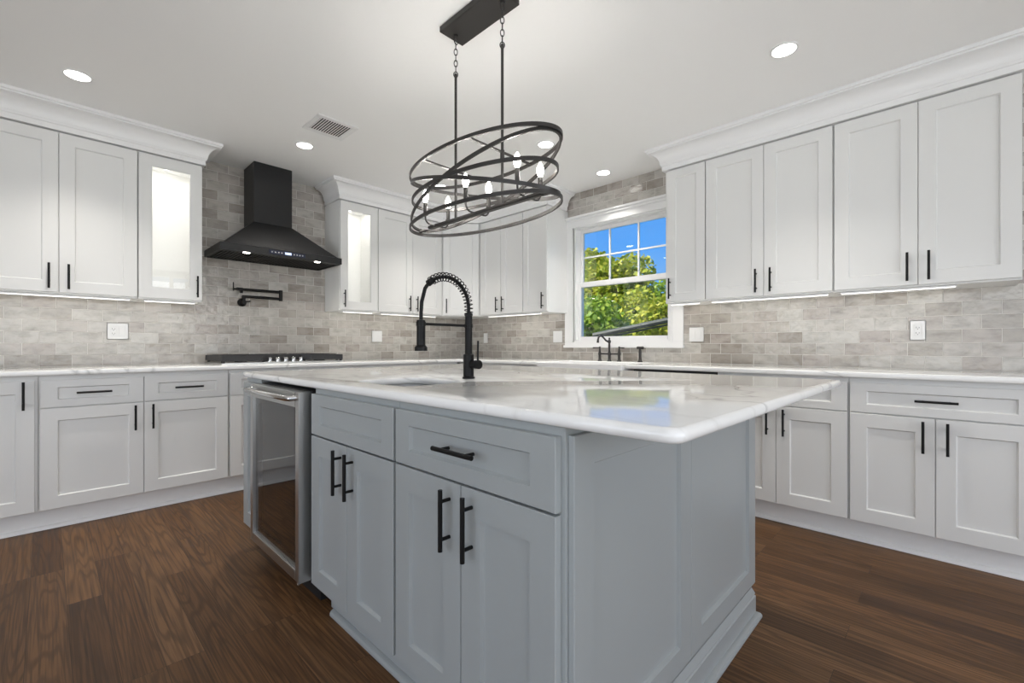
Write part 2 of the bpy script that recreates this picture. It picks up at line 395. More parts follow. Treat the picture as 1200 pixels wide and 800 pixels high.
# window over the sink: casing, jamb, two sashes
win = bpy.data.objects.new('window_1', None); COL.objects.link(win); win.location = (XW, 2.165, 1.05); struct(win, 'white double hung window over the sink', 'window')
def wpart(b, name, m, par=None):
    o = b.build(name, m); o.parent = par or win
    o.matrix_parent_inverse = Matrix.Identity(4)
    base = Vector((XW, 2.165, 1.05))
    if par is None: o.location = -base
    return o
CY0, CY1 = 1.563, 2.767
b = B()
for s0, s1 in ((CY0, WY0+.002), (WY1-.002, CY1)):
    b.box(XW-.018, XW-.001, s0, s1, 1.0875, 2.2045, .003)
    i0 = s1-.012 if s1 < 2 else s0; b.box(XW-.026, XW-.0015, i0, i0+.012, 1.0885, 2.2035, .003)
b.box(XW-.018, XW-.001, CY0, CY1, 2.205, 2.29, .003)
b.box(XW-.018, XW-.001, CY0, CY1, 1.035, 1.087, .003)
wpart(b, 'casing', M['trim'])
b = B(); b.box(XW-.045, XW-.001, CY0-.02, CY1+.02, 2.29, 2.312, .004); b.box(XW-.033, XW-.001, CY0-.01, CY1+.01, 2.268, 2.29, .004); wpart(b, 'head_cap', M['trim'])
b = B(); b.box(XW-.034, XW-.001, CY0-.008, CY1+.008, 1.034, 1.058, .004); wpart(b, 'sill', M['trim'])
b = B(); J = .022
b.box(XW, XW+.135, WY0, WY0+J, WZ0, WZ1); b.box(XW, XW+.135, WY1-J, WY1, WZ0, WZ1)
b.box(XW, XW+.135, WY0+J, WY1-J, WZ1-J, WZ1); b.box(XW, XW+.135, WY0+J, WY1-J, WZ0, WZ0+J)
wpart(b, 'jamb', M['trim'])
def sash(name, x, z0, z1, rb, rt, muntin, st):
    y0, y1 = WY0+J, WY1-J
    b = B(); b.box(x, x+.03, y0, y0+st, z0, z1, .003); b.box(x, x+.03, y1-st, y1, z0, z1, .003)
    b.box(x, x+.03, y0+st, y1-st, z0, z0+rb, .003); b.box(x, x+.03, y0+st, y1-st, z1-rt, z1, .003)
    o = wpart(b, name, M['trim'])
    if muntin:
        mb = B(); h = z0+rb+(z1-rt-z0-rb)*.5
        for k in (1, 2): yy = y0+st+(y1-y0-2*st)*k/3; mb.box(x+.008, x+.024, yy-.007, yy+.007, z0+rb, z1-rt)
        mb.box(x+.0085, x+.0235, y0+st, y1-st, h-.007, h+.007)
        mo = mb.build('muntin', M['trim'], o)
    g = B(); g.box(x+.014, x+.018, y0+st, y1-st, z0+rb, z1-rt); g.build('pane', M['glass'], o)
sash('upper_sash', XW+.075, 1.625, WZ1-J, .05, .034, True, .032)
sash('lower_sash', XW+.036, WZ0+J, 1.672, .034, .05, False, .032)

# ------------------------------------------------------------------ cabinets
def handle(par, axis, x, z, y0=-.02, ln=.155, m=None):
    b = B(); r = .006; yb = y0-.030
    if axis == 'z':
        b.cyl((x, yb, z-ln/2), (x, yb, z+ln/2), r, seg=14)
        for s in (-1, 1): b.cyl((x, y0+.001, z+s*.048), (x, yb, z+s*.048), .0048, seg=10)
    else:
        b.cyl((x-ln/2, yb, z), (x+ln/2, yb, z), r, seg=14)
        for s in (-1, 1): b.cyl((x+s*.048, y0+.001, z), (x+s*.048, yb, z), .0048, seg=10)
    return b.build('handle', m or M['black'], par)
def cabinet(name, label, cat, loc, rz, wd, dp, h, fronts, m, group=None, base=False, hollow=False, fw=.07):
    c = thing(name, label, cat, loc, rz, group)
    z0 = .118 if base else 0.
    b = B()
    if hollow:
        t = .018
        b.box(.0005, t, 0, dp, z0, h); b.box(wd-t, wd-.0005, 0, dp, z0, h); b.box(t, wd-t, 0, dp, z0, z0+t); (b.box(t, wd-t, 0, .02, h-.05, h) if base else b.box(t, wd-t, 0, dp, h-t, h)); b.box(t, wd-t, dp-.008, dp, z0+t, h-t)
        b.build('carcass', M['inside'] if m is M['white'] else m, c)
    else:
        b.box(.0005, wd-.0005, 0, dp, z0, h); b.build('carcass', m, c)
    if base:
        b = B(); b.box(.001, wd-.001, .062, dp, 0, .1175); b.build('plinth', m, c)
    for f in fronts:
        k, x0, x1, fz0, fz1 = f[:5]; hd = f[5] if len(f) > 5 else None
        b = B()
        if k == 'glass':
            b.frame(x0, x1, fz0, fz1, fw=fw, fh=fw+.006); o = b.build('door', m, c, smooth=False)
            g = B(); g.box(x0+fw, x1-fw, -.011, -.007, fz0+fw, fz1-fw); g.build('pane', M['glass'], o)
        elif k == 'drawer':
            b.shaker(x0, x1, fz0, fz1, fw=fw, fh=.042); o = b.build('drawer', m, c, smooth=False)
        else:
            b.shaker(x0, x1, fz0, fz1, fw=fw, fh=fw); o = b.build('door', m, c, smooth=False)
        if hd: handle(o, hd[0], hd[1], hd[2])
    return c
HX = .042          # handle centre from the door edge
def two_doors(wd, z0, z1, hz, g=.0015, e=.004, mid=None):
    md = wd/2 if mid is None else mid
    return [('door', e, md-g, z0, z1, ('z', md-g-HX, hz)), ('door', md+g, wd-e, z0, z1, ('z', md+g+HX, hz))]
R90 = -PI/2
ZB, ZH = 1.375, 1.009
UD = (.010, 1.003)                 # upper door, from the cabinet's base
UH = .108
dU, dB = YW-YU-.021, YW-YD-.021
G1, G2, G3 = 'white wall cabinets left of the hood', 'white wall cabinets around the corner', 'white wall cabinets right of the window'
# hood wall, left of the hood
cabinet('wall_cabinet', 'white two-door wall cabinet at the far left above the double outlet plate', 'cabinet', (-.322, YU+.02, ZB), 0, .757, dU, ZH,
        two_doors(.757, *UD, UH, mid=.376), M['white'], G1)
def puck(c, wd, dp, h):
    b = B(); b.lathe([(.03, -.012), (.03, 0)], (wd/2, dp/2, h-.018), 16); o = b.build('cabinet_light', M['lens'], c)
    light('puck_and_fill_glow', 'AREA', (wd/2, dp*.42, h-.04), (0, 0, 0), PUCK*.45, (1, .98, .93), parent=c, shape='RECTANGLE', size=wd*.7, size_y=dp*.6)
    for s in (0, 1):            # fill lamps on added bars hidden behind the stiles, evening the interior brightness
        x = .034 if s == 0 else wd-.034
        b = B(); b.box(x-.012, x+.012, .004, .012, .06, h-.06); b.build('light_bar', M['trim'], c)
        light('puck_and_fill_glow', 'AREA', (x, .014, h/2), (PI/2, 0, -.35 if s == 0 else .35), PUCK*.5, (1, .98, .93), parent=c, shape='RECTANGLE', size=.03, size_y=h*.85)
c = cabinet('glass_cabinet', 'lit glass-door wall cabinet on the left side of the black hood', 'cabinet', (.436, YU+.02, ZB), 0, .37, dU, ZH,
        [('glass', .003, .367, *UD, ('z', .335, UH))], M['white'], 'glass-door wall cabinets', hollow=True); puck(c, .37, dU, ZH)
c = cabinet('glass_cabinet', 'lit glass-door wall cabinet on the right side of the black hood', 'cabinet', (1.857, YU+.02, ZB), 0, .378, dU, ZH,
        [('glass', .003, .375, *UD, ('z', .035, UH))], M['white'], 'glass-door wall cabinets', hollow=True); puck(c, .378, dU, ZH)
cabinet('wall_cabinet', 'white two-door wall cabinet between the right glass cabinet and the corner', 'cabinet', (2.236, YU+.02, ZB), 0, .764, dU, ZH,
        two_doors(.764, *UD, UH, mid=.392), M['white'], G2)
# diagonal corner wall cabinet
c = thing('corner_cabinet', 'white one-door diagonal wall cabinet in the room corner', 'cabinet', (3.001, YU+.001, ZB), -math.atan2(YU-3.687, XU-3.0), G2)
ang = c.rotation_euler[2]; L = math.hypot(XU-3.0, YU-3.687); Ri = Matrix.Rotation(-ang, 2)
poly = []
for x, y in ((3.005, YU+.019), (3.005, YW-.001), (XW-.001, YW-.001), (XW-.001, 3.692), (XU+.019, 3.692)):
    v = Ri @ Vector((x-3.001, y-YU-.001)); poly.append((v.x, v.y))
b = B(); b.prism(poly[::-1], 0, ZH); b.build('carcass', M['white'], c)
b = B(); b.shaker(.012, L-.012, *UD, t=.018, y=.010); o = b.build('door', M['white'], c, smooth=False); handle(o, 'z', .052, UH, y0=-.008)
# window wall, left and right of the window
dX, dXB = XW-XU-.021, XW-XD-.021
cabinet('wall_cabinet', 'white two-door wall cabinet on the window wall next to the corner', 'cabinet', (XU+.02, 3.686, ZB), R90, .633, dX, ZH,
        two_doors(.633, *UD, UH), M['white'], G2)
cabinet('wall_cabinet', 'narrow white one-door wall cabinet just left of the window', 'cabinet', (XU+.02, 3.052, ZB), R90, .313, dX, ZH,
        [('door', .003, .309, *UD, ('z', .265, UH))], M['white'], G2, fw=.062)
cabinet('wall_cabinet', 'narrow white one-door wall cabinet just right of the window', 'cabinet', (XU+.02, 1.573, ZB), R90, .305, dX, ZH,
        [('door', .02, .302, *UD, ('z', .045, UH))], M['white'], G3, fw=.062)
cabinet('wall_cabinet', 'white two-door wall cabinet second from the window on its right', 'cabinet', (XU+.02, 1.267, ZB), R90, .757, dX, ZH,
        two_doors(.757, *UD, UH), M['white'], G3)
cabinet('wall_cabinet', 'large white two-door wall cabinet at the far right above the single outlet', 'cabinet', (XU+.02, .509, ZB), R90, .758, dX, ZH,
        two_doors(.758, *UD, UH), M['white'], G3)

# base cabinets
BD, BDR, BHZ, BRZ = (.124, .696), (.702, .857), .605, .78
def base_fronts(wd, one_drawer=True, mid=None):
    md = wd/2 if mid is None else mid
    f = two_doors(wd, *BD, BHZ, e=.006, mid=md)
    if one_drawer: f.append(('drawer', .006, wd-.006, *BDR, ('x', wd/2, BRZ)))
    else: f += [('drawer', .006, md-.0015, *BDR, ('x', md/2, BRZ)), ('drawer', md+.0015, wd-.006, *BDR, ('x', (md+wd)/2, BRZ))]
    return f
GB = 'white base cabinets under the hood wall worktop'; GR = 'white base cabinets under the window wall worktop'
HB = .883
cabinet('base_cabinet', 'white full-height-door base cabinet cut off by the left picture edge', 'cabinet', (-.43, YD+.02, 0), 0, .398, dB, HB,
        [('door', .006, .384, .124, .857, ('z', .342, .775))], M['white'], GB, base=True)
cabinet('base_cabinet', 'white base cabinet with two drawers over two doors left of the cooktop', 'cabinet', (-.031, YD+.02, 0), 0, .932, dB, HB,
        base_fronts(.932, False, .462), M['white'], GB, base=True)
cabinet('base_cabinet', 'white base cabinet under the black gas cooktop, mostly behind the island', 'cabinet', (.902, YD+.02, 0), 0, .93, dB, HB,
        base_fronts(.93), M['white'], GB, base=True)
cabinet('base_cabinet', 'white base cabinet right of the cooktop, hidden behind the island', 'cabinet', (1.833, YD+.02, 0), 0, 1.146, dB, HB,
        base_fronts(1.146, False), M['white'], GB, base=True)
c = thing('corner_base_cabinet', 'white corner base cabinet under the bend of the worktop', 'cabinet', (2.98, YD+.02, 0), 0, GB)
b = B(); b.box(.042, XW-2.98-.001, .0005, dB, .118, HB); b.build('carcass', M['white'], c)
b = B(); b.box(.105, XW-2.98-.001, .062, dB, 0, .1175); b.build('plinth', M['white'], c)
cabinet('base_cabinet', 'white base cabinet between the corner and the apron sink, behind the island', 'cabinet', (XD+.02, 3.640, 0), R90, 1.055, dXB, HB,
        base_fronts(1.055), M['white'], GR, base=True)
cabinet('sink_cabinet', 'white sink base cabinet under the apron sink, behind the island', 'cabinet', (XD+.02, 2.583, 0), R90, .85, dXB, .645,
        two_doors(.85, .124, .64, .55), M['white'], GR, base=True)
cabinet('base_cabinet', 'white base cabinet right of the dishwasher, partly behind the island corner', 'cabinet', (XD+.02, 1.083, 0), R90, .686, dXB, HB,
        base_fronts(.686, mid=.339), M['white'], GR, base=True)
cabinet('base_cabinet', 'white base cabinet with one wide drawer at the far right', 'cabinet', (XD+.02, .396, 0), R90, .686, dXB, HB,
        base_fronts(.686, mid=.340), M['white'], GR, base=True)

# toe boards with shoe moulding
toe = [(0, 0), (.033, 0), (.033, .006), (.029, .014), (.021, .020), (.012, .022), (.012, .116), (0, .116)]
struct(sweep([(-.43, YD+.0815), (2.98, YD+.0815)], toe).build('baseboard_left', M['trim']), 'white toe board under the hood wall cabinets', 'baseboard')
struct(sweep([(XD+.0815, 3.6), (XD+.0815, 1.693)], toe).build('baseboard_corner', M['trim']), 'white toe board under the sink cabinets', 'baseboard')
struct(sweep([(XD+.0815, 1.082), (XD+.0815, -.29)], toe).build('baseboard_right', M['trim']), 'white toe board under the far right cabinets', 'baseboard')

# crown mouldings on the wall cabinets
cr = [(-.03, 2.386), (.014, 2.386), (.014, 2.418), (.020, 2.422), (.022, 2.430)]
for k in range(9):
    a = PI/2*k/8; cr.append((.026+.066*(1-math.cos(a)), 2.436+.076*math.sin(a)))
cr += [(.098, 2.514), (.098, 2.523), (.106, 2.526), (.106, 2.5445), (-.03, 2.5445)]
struct(sweep([(-.35, YU), (.808, YU), (.808, YW-.031)], cr).build('trim_1', M['trim'], ang=25), 'white crown moulding over the cabinets left of the hood', 'moulding')
struct(sweep([(1.855, YW-.031), (1.855, YU), (2.999, YU), (XU, 3.687), (XU, 2.737), (XW-.031, 2.737)], cr).build('trim_2', M['trim'], ang=25), 'white crown moulding over the corner cabinets', 'moulding')
struct(sweep([(XW-.031, 1.575), (XU, 1.575), (XU, -.25), (XW-.031, -.25)], cr).build('trim_3', M['trim'], ang=25), 'white crown moulding over the cabinets right of the window', 'moulding')

# under-cabinet strips
def strip(x, y, rz, ln, label, col=(1, .96, .88)):
    t = thing('under_cabinet_light', label, 'light', (x, y, ZB-.001), rz, 'light strips under the wall cabinets')
    b = B(); b.box(0, ln, -.012, .012, -.010, 0, .002); b.build('housing', M['trim'], t)
    b = B(); b.box(.006, ln-.006, -.009, .009, -.0125, -.0102); b.build('diffuser', M['strip'], t)
    light('strip_glow', 'AREA', (ln/2, .08, -.016), (.30, 0, 0), STRIP*ln, col, parent=t, shape='RECTANGLE', size=ln*.96, size_y=.12)
strip(-.30, YU+.05, 0, .70, 'light strip under the far left wall cabinet')
strip(.47, YU+.05, 0, .30, 'light strip under the left glass cabinet')
strip(1.90, YU+.05, 0, .30, 'light strip under the right glass cabinet')
strip(2.29, YU+.05, 0, .66, 'light strip under the cabinet right of the right glass cabinet')
strip(XU+.05, 3.60, R90, .75, 'light strip under the cabinets left of the window')
strip(XU+.05, 1.545, R90, .22, 'light strip under the narrow cabinet right of the window', (1, .86, .68))
strip(XU+.05, 1.24, R90, .70, 'light strip under the second cabinet right of the window')
strip(XU+.05, .48, R90, .50, 'light strip under the far right wall cabinet')

# ------------------------------------------------------------------ worktops, sinks, taps on the walls
def arc(cx, cy, r, a0, a1, n=5): return [(cx+r*math.cos(a0+(a1-a0)*k/n), cy+r*math.sin(a0+(a1-a0)*k/n)) for k in range(n+1)]
bv = .007; fx, fy = XD-.024+bv, YD-.024+bv; rr = .02
NX, NY0, NY1 = 3.452, 1.735, 2.588
poly = [(-.44+bv, YW-.002-bv), (-.44+bv, fy), (fx, fy)]
poly += arc(fx+rr, NY1+bv+rr, rr, PI, 1.5*PI) + [(NX+bv, NY1+bv), (NX+bv, NY0-bv)] + arc(fx+rr, NY0-bv-rr, rr, PI/2, PI)
poly += [(fx, -.30+bv), (XW-.002-bv, -.30+bv), (XW-.002-bv, YW-.002-bv)]
tag(curve_slab('countertop', [poly], .884, .914, bv, M['quartz']), 'white veined quartz worktop running along both tiled walls', 'countertop')

c = thing('apron_sink', 'white fireclay apron sink under the window', 'sink', (2.95, 2.16, .655))
b = B()
o_ = rrect(.005, .494, -.418, .418, .012, 3); i_ = rrect(.045, .462, -.385, .385, .04, 3)
b.hull([[(x, y, 0) for x, y in o_], [(x, y, .246) for x, y in o_], [(.006+(x-.006)*.995, y*.995, .250) for x, y in o_], [(x, y, .250) for x, y in i_], [(x, y, .240) for x, y in i_], [(.05+(x-.05)*.97, y*.97, .03) for x, y in i_]])
b.build('basin', M['ceramic'], c)
b = B(); b.lathe([(.045, .0305), (.045, .033), (.03, .034), (.0, .034)][:3], (.25, 0, 0), 20); b.build('drain', M['chrome'], c)

c = thing('bridge_faucet', 'dark bronze bridge faucet with two lever handles in front of the window', 'faucet', (3.525, 2.205, .914))
b = B()
b.tube([(0, .1, .066), (0, -.1, .066)], .0075, 12)
for yy in (-.1, 0, .1):
    b.lathe([(.020, 0), (.020, .006), (.0135, .012), (.012, .05), (.0155, .058), (.0155, .074), (.011, .082)] , (0, yy, 0), 16)
b.build('bridge', M['bronze'], c)
b = B(); b.lathe([(.011, .08), (.0085, .10), (.0105, .13), (.009, .16), (.0145, .168), (.0145, .186), (.006, .192), (.009, .204), (.003, .212)], (0, 0, 0), 16)
b.build('column', M['bronze'], c)
P = [(-.002, 0, .177), (-.03, 0, .177), (-.06, 0, .187), (-.09, 0, .208), (-.12, 0, .224), (-.15, 0, .225), (-.172, 0, .212), (-.182, 0, .19), (-.184, 0, .165)]
b = B(); b.tube(P, .008, 10, rs=[.010, .009, .0085, .008, .008, .008, .008, .008, .011]); b.build('spout', M['bronze'], c)
for s in (-1, 1):
    b = B(); b.lathe([(.012, .08), (.008, .105), (.006, .118), (.0085, .124), (.006, .132)], (0, s*.1, 0), 14)
    b.tube([(0, s*.1, .122), (-.012, s*.125, .121), (-.02, s*.16, .119)], .005, 8, rs=[.0045, .0045, .007]); b.build('handle', M['bronze'], c)
c = thing('side_sprayer', 'dark bronze T-shaped side sprayer to the right of the bridge faucet', 'faucet', (3.525, 1.903, .914))
b = B(); b.lathe([(.021, 0), (.021, .006), (.014, .014), (.0115, .05), (.0125, .08), (.010, .112)], (0, 0, 0), 16); b.build('stem', M['bronze'], c)
b = B(); b.tube([(.006, .032, .119), (.006, .028, .121), (0, 0, .122), (-.006, -.028, .121), (-.006, -.034, .119)], .012, 12, rs=[.008, .012, .0105, .013, .011]); b.build('spray_head', M['bronze'], c)

c = thing('dishwasher', 'stainless dishwasher with a dark pocket handle right of the apron sink', 'dishwasher', (XD+.02, 1.688, 0), R90)
b = B(); b.box(.003, .600, .002, .58, .10, .880); b.build('body', M['dark'], c)
b = B(); b.box(.004, .599, -.028, .001, .105, .840, .004); b.build('door', M['steel'], c)
b = B(); b.box(.012, .591, -.022, .001, .8405, .845, .001); b.build('handle_lip', M['steel_h'], c)
b = B(); b.box(.02, .58, .06, .5, 0, .0995); b.build('base', M['dark'], c)

# ------------------------------------------------------------------ hood, pot filler, cooktop
c = thing('range_hood', 'black chimney range hood on the tiled wall over the cooktop', 'range hood', (1.337, YW-.002, 1.762))
hx0, hx1, hy, = -.455, .462, -.478
hz = .052
b = B()
tp = (2.055-1.762)
b.hull([[(hx0, 0, hz), (hx1, 0, hz), (hx1, hy, hz), (hx0, hy, hz)], [(hx0+.03, 0, hz+.006), (hx1-.03, 0, hz+.006), (hx1-.03, hy+.022, hz+.006), (hx0+.03, hy+.022, hz+.006)],
        [(-.17, 0, tp), (.123, 0, tp), (.123, -.262, tp), (-.17, -.262, tp)]])
b.build('canopy', M['hood'], c, smooth=False)
b = B()
t = .012
b.box(hx0, hx1, hy, hy+t, 0, hz-.0005, .001); b.box(hx0, hx0+t, hy+t, 0, 0, hz-.0005); b.box(hx1-t, hx1, hy+t, 0, 0, hz-.0005); b.box(hx0+t, hx1-t, -t, 0, 0, hz-.0005)
b.box(hx0+t, hx1-t, hy+t, -t, hz-.006, hz-.0005)
b.box(hx0+t, hx1-t, hy+t, hy+.085, .004, .012)
b.build('rim', M['hood'], c, smooth=False)
b = B()
for k in range(34):
    x = hx0+.02+k*(hx1-hx0-.04)/34; b.box(x, x+.013, hy+.087, -.014, .006, .018)
b.build('baffle_filter', M['black'], c, smooth=False)
b = B(); b.box(-.171, .124, -.264, 0, tp+.0005, ZC-1.762-.001, .002); b.build('chimney', M['hood'], c, smooth=False)
for xx in (-.27, .27):
    b = B(); b.lathe([(.024, .0005), (.024, .0035)], (xx, hy+.05, 0), 20); o = b.build('lamp', M['hoodlamp'], c)
    light('hood_glow', 'SPOT', (xx, hy+.05, -.004), (0, 0, 0), 2.2, (1, .92, .80), parent=c, spot_size=2.2, spot_blend=.6, shadow_soft_size=.02)
b = B(); b.box(-.125, .150, hy-.0025, hy-.0002, .012, .042, .001); dpan = b.build('control_panel', M['display'], c)
b = B(); b.box(-.008, .040, hy-.0040, hy-.0026, .018, .036); b.build('screen', M['lcd'], dpan)
for k in (-.105, -.08, -.055, -.032, .062, .084, .106, .128):
    b = B(); b.cyl((k, hy-.004, .027), (k, hy-.0026, .027), .0055, seg=12); b.build('button', M['steel'], dpan)

c = thing('pot_filler', 'black folding pot filler tap on the tiled wall above the cooktop', 'faucet', (1.150, YW-.001, 1.417))
b = B(); b.lathe([(.034, 0), (.034, -.006), (.024, -.012), (.016, -.016), (.014, -.055), (.017, -.058), (.017, -.070)], (0, 0, 0), 20, 'Y'); b.build('wall_flange', M['black'], c)
b = B(); b.cyl((0, -.060, .014), (0, -.060, .052), .013, seg=16); b.box(-.014, .030, -.072, -.048, .036, .058, .004); b.tube([(.01, -.060, .047), (.285, -.060, .047)], .0115, 12); b.build('lower_arm', M['black'], c)
b = B(); b.cyl((.29, -.060, .028), (.29, -.060, .122), .0155, seg=18); b.build('elbow', M['black'], c)
b = B(); b.tube([(.285, -.060, .105), (-.03, -.060, .105)], .0115, 12); b.box(-.055, -.005, -.074, -.046, .093, .118, .004)
b.cyl((-.018, -.060, .074), (-.018, -.060, .096), .011, seg=16); b.build('upper_arm', M['black'], c)
b = B(); b.cyl((-.055, -.060, .105), (-.074, -.060, .105), .007, seg=12); b.box(-.082, -.073, -.066, -.054, .088, .160, .003); b.build('lever', M['black'], c)
b = B(); b.cyl((.02, -.045, .008), (.048, -.060, .010), .005, seg=10); b.build('valve_lever', M['black'], c)

c = thing('cooktop', 'black gas cooktop with five steel knobs on the hood wall worktop', 'cooktop', (1.335, 3.77, .914))
b = B(); b.box(-.457, .457, 0, .51, 0, .010, .004); b.box(-.43, .43, .02, .49, .0101, .013); b.build('tray', M['steel_h'], c)
def grate(x0, x1, y0, y1, cut=None):
    b = B(); z0, z1 = .024, .066
    P = [(x0, y0), (x1, y0), (x1, y1), (x0, y1)]
    if cut == 'r': P = [(x0, y0), (x1-.05, y0), (x1, y0+.06), (x1, y1), (x0, y1)]
    if cut == 'l': P = [(x0+.05, y0), (x1, y0), (x1, y1), (x0, y1), (x0, y0+.06)]
    n = len(P); cx = sum(p[0] for p in P)/n; cy = sum(p[1] for p in P)/n
    L = []
    for z, k in ((z0, 1), (z1, .995), (z1, .93), (z0, .93)): L.append([b.bm.verts.new((cx+(x-cx)*k, cy+(y-cy)*k, z)) for x, y in P])
    L.append(L[0])
    for a, q in zip(L, L[1:]):
        for i in range(n): b.bm.faces.new((a[i], a[(i+1) % n], q[(i+1) % n], q[i]))
    for k in range(1, 4):
        yy = y0+(y1-y0)*k/4; b.box(x0+.008, x1-.008, yy-.006, yy+.006, z0+.014, z1+.003)
    xx = (x0+x1)/2
    b.box(xx-.006, xx+.006, y0+.008, y1-.008, z0+.014, z1+.003)
    for x in (x0+.02, x1-.02):
        for y in (y0+.07, y1-.02): b.box(x-.008, x+.008, y-.008, y+.008, .0102, z0+.004)
    b.box(x0+.004, x0+.02, y0+.006, y0+.024, .0102, z0) if cut != 'l' else b.box(x1-.02, x1-.004, y0+.006, y0+.024, .0102, z0)
    o = b.build('grate', M['iron'], c, smooth=False); return o
grate(-.452, -.135, .006, .500, 'r'); grate(.135, .452, .006, .500, 'l'); grate(-.130, .130, .115, .500)
for bx, by, r in ((-.30, .13, .04), (-.30, .37, .045), (0, .31, .055), (.30, .13, .045), (.30, .37, .04)):
    b = B(); b.lathe([(r, .013), (r, .022), (r*.7, .026), (r*.7, .031)], (bx, by, 0), 20); b.build('burner', M['iron'], c)
for k in range(5):
    x = -.118+k*.059
    b = B(); b.lathe([(.020, .0132), (.020, .020), (.0165, .022), (.0155, .044), (.013, .047)], (x, .05, 0), 18); b.box(x-.003, x+.003, .036, .064, .0465, .050); b.build('knob', M['chrome'], c)

# ------------------------------------------------------------------ wall plates
def plate(label, cat, x, y, rz, items, z=1.147, name='outlet'):
    n = len(items); wd = .072 if n == 1 else .118
    t = thing(name, label, cat, (x, y, z), rz)
    b = B(); b.box(-wd/2, wd/2, -.006, 0, -.0585, .0585, .003); b.build('cover_plate', M['plate'], t)
    for i, k in enumerate(items):
        cx = 0 if n == 1 else (-.023 if i == 0 else .023)
        b = B(); b.box(cx-.0165, cx+.0165, -.0085, -.0061, -.0335, .0335, .002)
        if k == 'rocker':
            o = b.build('rocker', M['plate'], t)
        else:
            o = b.build('receptacle', M['plate'], t)
            s = B()
            for zz in (-.016, .016):
                s.box(cx-.0075, cx-.0055, -.0092, -.0084, zz-.004, zz+.005); s.box(cx+.0055, cx+.0075, -.0092, -.0084, zz-.004, zz+.004)
                s.cyl((cx, -.0092, zz-.009), (cx, -.0084, zz-.009), .0025, seg=10)
            s.build('slot', M['slot'], o)
plate('white double plate with outlet and rocker left of the cooktop', 'outlet', .358, YW-.0005, 0, ('outlet', 'rocker'), 1.157)
plate('white double rocker plate right of the cooktop', 'light switch', 2.402, YW-.0005, 0, ('rocker', 'rocker'), 1.150, 'light_switch')
plate('narrow white single rocker plate on the window wall beside the corner', 'light switch', XW-.0005, 3.945, R90, ('rocker',), 1.143, 'light_switch')
plate('white double rocker plate just left of the window casing', 'light switch', XW-.0005, 2.866, R90, ('rocker', 'rocker'), 1.145, 'light_switch')
plate('white double rocker plate just right of the window casing', 'light switch', XW-.0005, 1.460, R90, ('rocker', 'rocker'), 1.142, 'light_switch')
plate('white single outlet on the tile at the far right', 'outlet', XW-.0005, .144, R90, ('outlet',), 1.145)

# ------------------------------------------------------------------ the island
GI = 'blue grey island base cabinets'
IX = .74; IH = .884
ID = (.128, .704); IDR = (.710, .866)
def isl(label, y, wd, fronts, hollow=False): return cabinet('island_cabinet', label, 'cabinet', (IX, y, 0), R90, wd, .60, IH, fronts, M['grey'], GI, base=True, hollow=hollow)
isl('blue grey island cabinet with a plain false drawer front next to the wine fridge', 1.797, .609, two_doors(.609, *ID, .612, e=.006)+[('drawer', .006, .603, *IDR)], True)
isl('blue grey island cabinet with a drawer pull nearest the camera', 1.187, .622, two_doors(.616, *ID, .612, e=.006)+[('drawer', .006, .610, *IDR, ('x', .308, .79))])
isl('narrow blue grey island cabinet beyond the wine fridge', 2.665, .226, [('door', .004, .222, .128, .866)])
# end panels, back panel and base moulding
t = thing('island_end_panel', 'blue grey shaker end panel of the island on the left, nearest the camera', 'panel', (.748, .550, .128), 0, 'island end panels')
b = B(); b.shaker(0, .577, 0, .740, t=.015, fw=.072, fh=.066, y=.0148, rec=.010); b.build('panel', M['grey'], t, smooth=False)
t = thing('island_end_panel', 'blue grey shaker end panel of the island on the right, over the brown floor', 'panel', (1.3255, .550, .128), 0, 'island end panels')
b = B(); b.shaker(0, .605, 0, .740, t=.015, fw=.075, fh=.066, y=.0148, rec=.010); b.build('panel', M['grey'], t, smooth=False)
t = thing('island_back_panel', 'blue grey panelled back of the island facing the window wall', 'panel', (1.9305, .5655, 0), PI/2)
b = B(); b.box(0, 2.098, 0, .57, .118, IH); b.build('carcass', M['grey'], t)
b = B(); b.box(.03, 2.06, .03, .55, 0, .1175); b.build('plinth', M['grey'], t)
b = B()
for k in range(3): b.shaker(.001+k*.699, .698+k*.699, .128, .868, t=.015, y=-.0005)
b.build('panel', M['grey'], t, smooth=False)
prof = [(0, 0), (.030, 0), (.030, .008), (.026, .016), (.018, .021), (.012, .022), (.012, .085), (.008, .088), (.010, .094), (.006, .104), (.0, .117)]
b = sweep([(.80, 1.74), (.80, .556), (1.905, .556), (1.905, 2.60)], prof)
tag(b.build('island_base_moulding', M['grey'], ang=25), 'blue grey base moulding running round the foot of the island', 'moulding')
# worktop with sink cut-out
bi = .0128
outer = rrect(.722+bi, 2.255-bi, .318+bi, 2.705-bi, .022, 5)
hole = rrect(.845-bi*.6, 1.135+bi*.6, 1.325-bi*.6, 1.70+bi*.6, .06, 6)
isl_top = curve_slab('island_worktop', [outer, hole[::-1]], .886, .9145, bi, M['quartz_i'])
tag(isl_top, 'white veined quartz island top with an undermount sink cut-out', 'countertop')
c = thing('island_sink', 'small steel undermount sink sunk in the island top', 'sink', (.99, 1.5125, .70))
b = B(); i_ = rrect(-.150, .150, -.195, .195, .065, 6); o_ = rrect(-.158, .158, -.203, .203, .07, 6)
b.hull([[(x, y, 0) for x, y in o_], [(x, y, .1855) for x, y in o_], [(x, y, .1855) for x, y in i_], [(x*.98, y*.98, .012) for x, y in i_]]); b.build('basin', mat('sink_steel', (.44, .44, .435), .42, metal=.8), c)
b = B(); b.lathe([(.04, .0122), (.04, .0145), (.02, .015)], (0, 0, 0), 20); b.build('drain', M['chrome'], c)

